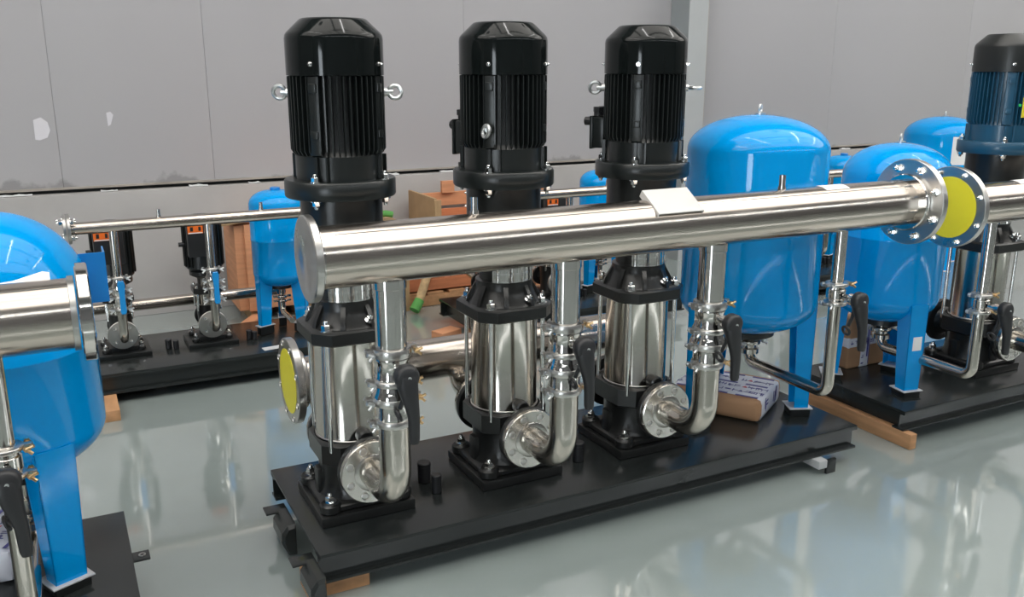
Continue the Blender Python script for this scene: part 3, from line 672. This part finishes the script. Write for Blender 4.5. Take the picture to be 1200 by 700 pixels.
b = MB(); b.ring(.087, .092, -.815, -.80, 48, T(0, YM, ZL) @ AXX, .001); b.build('weld_ring', 'steel_dull', ml)

# ------------------------------------------------------------------ printed-tape cartons
def glyph(b, M, s):
    # a block of strokes, too small to read in the photograph
    for _ in range(random.randint(3, 5)):
        if random.random() < .5: b.box((random.uniform(-.2, .2)*s, random.uniform(-.4, .4)*s, 0), (s*.8, s*.13, .0006), M)
        else: b.box((random.uniform(-.4, .4)*s, random.uniform(-.2, .2)*s, 0), (s*.13, s*.8, .0006), M)
def make_carton(label, loc, rz, d, bands, puff=.0, tilt=(0, 0), m='carton'):
    t = thing('carton', label, 'box', loc, rz, group='cardboard cartons with printed tape'); t.rotation_euler = (tilt[0], tilt[1], rz)
    L, W, H = d
    b = MB(); b.box((0, 0, H/2), d, None, .012+puff)
    b.build('box', m, t, 60)
    for kind, pos, wd in bands:
        b = MB(); p = MB(); rd = MB(); e = .0015
        if kind == 'x':       # band running along x over the top and down both ends
            b.box((0, pos, H/2), (L+2*e, wd, H+2*e), None, .012+puff)
            rows = [(-.43, 'line'), (-.26, 'g'), (-.07, 'g2'), (.05, 'line'), (.22, 'g'), (.40, 'line')] if wd > .2 else [(-.42, 'line'), (-.12, 'g'), (.14, 'g2'), (.42, 'line')]
            for o_, kd in rows:
                if kd == 'line':
                    for k_ in range(3): p.box((-L*.33+k_*L*.33, pos+wd*o_, H+e+.0005), (L*.24, min(.014, wd*.07), .0012))
                else:
                    for k_ in range(int(L/.03)): 
                        x = -L*.45+k_*.03+random.uniform(-.003, .003)
                        if k_ % 5 == 4:
                            (rd if random.random() < .5 else p).prism([(-.011, -.009), (.011, -.009), (0, .011)], 0, .0012, T(x, pos+wd*o_, H+e))
                        else: glyph(p, T(x, pos+wd*o_, H+e+.0005), min(.030, wd*(.17 if kd == 'g' else .13)))
            for s in (-1, 1):
                for k_ in range(2): glyph(p, T(s*(L/2+e+.0003), pos+wd*(-.2+.4*k_), H*.6) @ RY(s*pi/2), wd*.2)
        else:                 # band running along y
            b.box((pos, 0, H/2), (wd, W+2*e, H+2*e), None, .012+puff)
            for s in (-1, 1):
                for k_ in range(int(H/.035)):
                    glyph(p, T(pos-wd*.2, s*(W/2+e+.0004), .02+k_*.035) @ RX(pi/2), .018)
                p.box((pos+wd*.22, s*(W/2+e+.0002), H*.5), (wd*.14, .001, H*.6))
                p.box((pos+wd*.38, s*(W/2+e+.0002), H*.45), (wd*.05, .001, H*.8))
        tp = b.build('tape', 'tape_white', t, 60)
        if p.v: tag(p.build('tape_print', 'print_blue', tp, 0), kind='stuff')
        if rd.v: tag(rd.build('tape_mark', 'print_red', tp, 0), kind='stuff')
    return t
make_carton('brown carton wrapped in white tape with blue print under the large tank', (1.752, .135, ZS+.002), R(-58), (.40, .34, .098), (('x', .0, .31), ), puff=.014)
make_carton('brown carton with white printed tape standing under the medium blue tank', (2.82, .27, ZS), R(0), (.46, .10, .26), (('y', -.115, .07), ))
for o in list(COL.objects):
    if o.name.startswith('carton') and o.get('label', '').startswith('brown carton with white printed tape standing'):
        q = MB(); q.box((0, 0, .135), (.463, .103, .06), None, .012); tp = q.build('tape', 'tape_white', o, 60)
        p = MB()
        for k_ in range(13): glyph(p, T(-.21+k_*.035, -.0519, .135) @ RX(pi/2), .022)
        tag(p.build('tape_print', 'print_blue', tp, 0), kind='stuff')
make_carton('white wrapped packet with purple print on the left edge skid', (-1.06, .10, ZS), R(62), (.30, .18, .11), (('x', 0, .16), ), puff=.02, m='tape_white')

# ================================================================== SMALL SETS IN THE BACK ROW
def make_small_pump(label, loc):
    t = thing('small_pump', label, 'pump', loc, group='small black pumps in the back row')
    b = MB(); b.box((0, -.01, .012), (.26, .24, .024), bev=.004); b.build('foot_plinth', 'satin_black', t)
    b = MB(); b.box((0, 0, .036), (.17, .17, .026), bev=.006); b.lathe([(.062, .04), (.055, .08), (.06, .20), (.064, .215)], 24)
    for s in (-1, 1): b.lathe([(.034, .04), (.034, .095), (.062, .10), (.062, .114)], 24, T(0, 0, .125) @ (AXNY if s < 0 else AXY))
    for sx in (-1, 1):
        for sy in (-1, 1): b.cyl(.022, .024, .045, 12, T(sx*.085, sy*.075), .004)
    b.build('pump_base', 'cast_black', t)
    for sx in (-1, 1):
        for sy in (-1, 1): link('bolt', BOLT_M, t, T(sx*.085, sy*.075, .045))
    b = MB(); b.lathe([(.056, .205), (.056, .285)], 28); b.build('outer_sleeve', 'steel_sleeve', t)
    b = MB(); b.prism([(-.075, -.05), (-.05, -.075), (.05, -.075), (.075, -.05), (.075, .05), (.05, .075), (-.05, .075), (-.075, .05)], .28, .315, None, .004)
    b.lathe([(.062, .315), (.045, .33), (.045, .36), (.075, .375), (.082, .38), (.082, .40)], 24); b.build('pump_head', 'cast_black', t)
    for sx in (-1, 1):
        for sy in (-1, 1):
            MB().rod((sx*.058, sy*.058, .19), (sx*.058, sy*.058, .325), .006, 8).build('tie_rod', 'chrome', t)
    b = MB(); b.box((0, -.052, .345), (.07, .01, .05)); b.build('coupling_guard', 'steel_polish', t)
    b = MB(); b.lathe([(.075, .40), (.094, .42), (.094, .66), (.088, .69), (.05, .70), (0, .70)], 28); mo = b.build('motor', 'satin_black', t)
    b = MB(); b.box((-.02, -.10, .58), (.14, .05, .17), bev=.008); tb = b.build('terminal_box', 'plastic_black', t)
    b = MB(); b.box((-.048, -.127, .642), (.076, .003, .042)); lb = b.build('orange_label', 'label_orange', tb, 0)
    b = MB(); b.box((-.066, -.1292, .646), (.014, .001, .022)); b.build('label_ink', 'ink_black', lb, 0); b = MB(); b.box((-.026, -.1292, .646), (.012, .001, .022)); b.build('label_ink', 'ink_black', lb, 0)
    b = MB(); b.box((-.048, -.1290, .625), (.07, .001, .005)); b.build('label_line', 'label_white', lb, 0)
    MB().cyl(.012, 0, .03, 10, T(-.095, -.02, .55) @ RY(-pi/2)).build('cable_gland', 'plastic_black', t)
    fm = FIN_S
    for k_ in range(24):
        if 3 <= ((k_*15-270+45) % 360) <= 87: continue
        link('fin', fm, mo, RZ(R(k_*15)))
    return t
FIN_S = MB().box((.096, 0, .54), (.016, .004, .22)).mesh('fin', 'satin_black', 0)
def make_small_riser(label, loc):
    t = thing('small_discharge_pipe', label, 'pipe', loc, group='small discharge pipes in the back row')
    ym = -.25; r = .021; zf = .125
    f = MB(); f.ring(.015, .074, 0, .014, 32, T(0, -.1142, zf) @ AXNY, .002); fl = f.build('flange', 'steel_dull', t)
    for a in range(4): link('bolt', BOLT_XS, fl, T(.05*cos(R(a*90+45)), -.128, zf+.05*sin(R(a*90+45))) @ AXNY)
    MB().tube(fillet([(0, -.125, zf), (0, ym, zf), (0, ym, .30)], .055, 10), r, 20).build('elbow', 'steel_elbow', t, 60)
    MB().rod((0, ym, .45), (0, ym, .70), r, 20).build('riser', 'steel_polish', t)
    b = MB(); b.lathe([(r, .29), (.026, .295), (.026, .36), (.032, .37), (.032, .42), (.026, .43), (.026, .455), (r, .46)], 20, T(0, ym, 0)); b.build('valve_body', 'steel_polish', t)
    for z in (.295, .355, .395, .455):
        b = MB(); clamp(b, z, .030, .014, T(0, ym, 0)); cl = b.build('clamp', 'steel_dull', t); clamp_bolts(cl, 0, ym, z, .03, mats=('zinc', 'zinc'))
    b = MB(); b.cyl(.008, 0, .05, 10, T(0, ym-.02, .435) @ AXNY); b.build('valve_stem', 'steel_polish', t)
    b = MB(); Y = ym-.06
    b.prism([(-.012, .015), (.012, .015), (.017, -.0), (.013, -.06), (.014, -.14), (.009, -.152), (-.009, -.152), (-.014, -.14), (-.012, -.06), (-.017, 0)], 0, .011, T(0.006, Y, .435) @ RX(pi/2), .002)
    plab(b.build('lever_handle', 'handle_blue', t, 30), 'blue lever handle')
    return t
BZ = .160
def back_set(dx, names):
    timber(names['wood'][0], (-.70+dx, 1.87, 0), (.085, .58, .0545)); timber(names['wood'][1], (.45+dx, 1.98, 0), (.085, .50, .0545))
    t = make_skid(names['skid'], (-.80+dx, 1.815, 0), 1.49, .64, BZ, .055, stubs=((.435, .31, .016, .05), (.47, .29, .014, .045), (.855, .29, .016, .05), (.88, .27, .014, .045)))
    for i, x in enumerate((-.585, -.140)):
        make_small_pump(names['pump'][i], (x+dx, 2.175, BZ))
        make_small_riser(names['riser'][i], (x+dx, 2.175, BZ))
    m = thing('small_manifold', names['manifold'], 'pipe', (dx, 0, 0), group='slim header pipes in the back row')
    y, z = 1.925, .872
    b = MB(); b.lathe([(.030, -.77), (.030, .60)], 32, T(0, y, z) @ AXX); b.lathe([(.030, .60), (.02, .612), (0, .615)], 24, T(0, y, z) @ AXX); b.build('pipe', 'steel_pipe', m, 60)
    for x0_, x1_ in ((-.80, -.786), (-.782, -.768)):
        f = MB(); f.ring(.028, .072, x0_, x1_, 32, T(0, y, z) @ AXX, .002); fl = f.build('flange', 'steel_dull', m)
        for k_ in range(4):
            a = R(90*k_+45); link('bolt', BOLT_M, fl, T(x0_ if x0_ < -.79 else x1_, y+.054*cos(a), z+.054*sin(a)) @ RY(-pi/2 if x0_ < -.79 else pi/2))
    for x in (-.37, .13): nipple(m, x, y, z+.028, .04, .009)
    s = thing('small_suction_pipe', names['suction'], 'pipe', (dx, 0, 0), group='slim suction pipes in the back row')
    b = MB(); b.lathe([(.032, -.86), (.032, .35)], 28, T(0, 2.50, .325) @ AXX); b.build('pipe', 'steel_pipe', s, 60)
    for x in (-.585, -.14):
        b = MB(); b.rod((x, 2.28, .285), (x, 2.49, .315), .022, 16); b.build('suction_branch', 'steel_elbow', s)
    make_tank(names['tank'], (.268+dx, 2.20, 0), .148, .965, .425, (-160, -40, 80), zleg=.215, eye=False, lw=.042, group='blue tanks in the back row')
    l = thing('small_tank_pipe', names['link'], 'pipe', (.268+dx, 0, 0), group='small tank pipes in the back row')
    MB().tube(fillet([(0, 2.2, .43), (0, 2.2, .27), (0, 1.98, .27)], .03, 6), .015, 14).build('bend', 'steel_elbow', l, 60)
    b = MB(); clamp(b, .36, .03, .016, T(0, 2.2, 0)); clamp(b, .335, .03, .014, T(0, 2.2, 0)); b.build('clamp', 'steel_cast', l)
P1 = dict(wood=('wooden bearer poking out below the small skid beside the left edge tank', 'wooden bearer under the small skid behind the left black pump'), skid='small black skid behind the left edge tank', pump=('small black pump with blue lever nearest the left edge', 'small black pump with blue lever beside the small blue tank'),
          riser=('thin riser with blue lever nearest the left edge', 'thin riser with blue lever beside the wooden crate'), manifold='slim header pipe over the two small black pumps at left',
          suction='slim pipe behind the two small black pumps at left', tank='small blue tank just left of the left black pump', link='thin pipe under the small blue tank left of the black pumps')
P2 = dict(wood=('wooden bearer under the small skid behind the middle black pump', 'wooden bearer under the small skid behind the right black pump'), skid='small black skid glimpsed between the left and middle black pumps', pump=('small pump glimpsed behind the middle black pump', 'small pump with orange label between the middle and right black pumps'),
          riser=('thin riser behind the middle black pump', 'thin riser glimpsed between the middle and right black pumps'), manifold='slim header pipe glimpsed between the middle and right black pumps',
          suction='slim suction pipe behind the middle black pump', tank='small blue tank peeking out left of the right black pump', link='thin pipe under the small tank behind the right black pump')
P3 = dict(wood=('wooden bearer under the small skid behind the large blue tank', 'wooden bearer under the small skid behind the medium blue tank'), skid='small black skid glimpsed right of the large blue tank', pump=('small pump hidden behind the large blue tank', 'small pump behind the right side of the large blue tank'),
          riser=('thin riser hidden behind the large blue tank', 'thin riser behind the right side of the large blue tank'), manifold='slim header pipe glimpsed between the large and medium blue tanks',
          suction='slim suction pipe behind the large blue tank', tank='small blue tank peeking out between the large and medium tanks', link='thin pipe under the small tank behind the medium tank')
back_set(0, P1); back_set(2.13, P2); back_set(4.30, P3)
make_tank('far blue tank with white label sheet against the wall at upper right', (5.72, 2.25, 0), .30, 1.225, .40, (-120, 0, 120), label_paper=(-128, -106, .86, 1.08), block=False, zleg=.004, hk=.5, ex=.95, group='blue tanks in the back row')
o = MB().box((0, 0, .0006), (.14, .055, .0012), None).build('paper_sheet', 'label_grey', None, 0); o.location = (.15, 1.885, BZ+.0002); o.rotation_euler = (0, 0, R(6)); tag(o, 'pale paper sheet lying on the small black skid', 'paper')

# ------------------------------------------------------------------ wooden crates and scraps
cr = thing('wooden_crate', 'orange brown plywood crate behind the small blue tank', 'crate', (.17, 3.02, 0))
MB().box((.42, .20, .36), (.84, .40, .56), None, .004).build('crate_body', 'wood_orange', cr, 30)
for x in (.10, .74): MB().box((x, -.012, .36), (.08, .022, .57), None, .003).build('batten', 'wood_orange', cr, 30)
for x in (.12, .42, .72): MB().box((x, .2, .04), (.10, .38, .08), None, .003).build('runner', 'wood_tan', cr, 30)
MB().box((.10, .06, .665), (.24, .18, .025), RY(R(-6)), .003).build('lid_board', 'wood_tan', cr, 30)
timber('split wood offcut lying on the floor by the plywood crate', (.24, 2.95, 0), (.30, .07, .05), R(58), 'wood_orange', 'wood_offcut')
bx = thing('open_crate', 'open wooden box standing beyond the pumps against the wall', 'crate', (1.50, 2.92, -.03))
MB().box((.01, .25, .60), (.02, .50, .34), RZ(0), .002).build('end_board', 'wood_tan', bx, 0)
for zc_, hh in ((.46, .09), (.57, .09), (.69, .10)): MB().box((.40, .49, zc_), (.78, .02, hh), None, .002).build('side_board', 'wood_orange' if zc_ > .6 else 'wood_red', bx, 0)
for zc_, hh in ((.46, .09), (.585, .11)): MB().box((.42, .0, zc_), (.80, .02, hh), None, .002).build('side_board', 'wood_red', bx, 0)
MB().box((.80, .25, .58), (.02, .5, .30), None, .002).build('end_board', 'wood_orange', bx, 0)
MB().box((.02, -.012, .59), (.05, .02, .34), None, .002).build('corner_post', 'wood_tan', bx, 0)
MB().box((.30, .47, .78), (.10, .03, .09), None, .002).build('corner_post', 'wood_orange', bx, 0)
MB().box((.62, .47, .62), (.09, .03, .30), None, .002).build('corner_post', 'wood_raw', bx, 0)
MB().box((.41, .25, .415), (.80, .5, .02)).build('bottom_board', 'wood_orange', bx, 0)
def pallet(label, loc, L, W, m='wood_raw', n=6, h0=0.):
    t = thing('pallet', label, 'pallet', loc, group='wooden pallets by the wall')
    for k_ in range(3): MB().box((L/2, W*(.07+.43*k_), h0+.05), (L, .09, .075), None, .003).build('bearer', m, t, 0)
    for k_ in range(n): MB().box((L*(k_+.5)/n, W/2, h0+.098), (L/n*.72, W, .02), None, .002).build('board', m, t, 0)
    return t
pallet('low wooden pallet on the floor under the open wooden box', (1.22, 2.86, -.010), 1.0, .62, 'wood_raw')
p2 = pallet('reddish wooden pallet carrying the open wooden box', (1.26, 2.88, .098), .95, .58, 'wood_red')
blk = thing('stack_block', 'wooden filler frame between pallet and open box', 'timber', (1.38, 2.94, .205))
for k_ in range(3): MB().box((.08+.32*k_, .24, .10), (.08, .46, .198), None, .003).build('block', 'wood_tan' if k_ % 2 else 'wood_red', blk, 0)
timber('tan timber offcut lying left of the open wooden box', (1.17, 3.05, .0), (.18, .5, .60), 0, 'wood_tan', 'timber_stack')
g = MB(); g.tube([(0, 0, 0), (.05, .01, .015), (.11, 0, .02), (.16, -.01, .01)], .022, 10); g = g.build('green_rag', 'green_cloth'); g.location = (1.08, 3.05, .622); tag(g, 'green cloth roll lying on the tan timber by the wall', 'cloth')
br = thing('wrapped_rod', 'tan wrapped rod with green tip leaning on the pallet', 'rod', (1.27, 2.72, .03))
MB().rod((.035, .02, .055), (.17, .10, .32), .030, 12).build('shaft', 'rope_tan', br)
MB().rod((-.015, -.01, -.003), (.035, .02, .055), .036, 12, .034).build('green_tip', 'green_cloth', br)
timber('short wooden block under the left end of the middle small skid', (1.24, 2.12, 0), (.16, .10, .05), R(20), 'wood_orange')
timber('wooden offcut on top of the far crate behind the middle pump', (2.42, 3.1, 0), (.10, .10, .93), 0, 'wood_orange', 'timber_post')
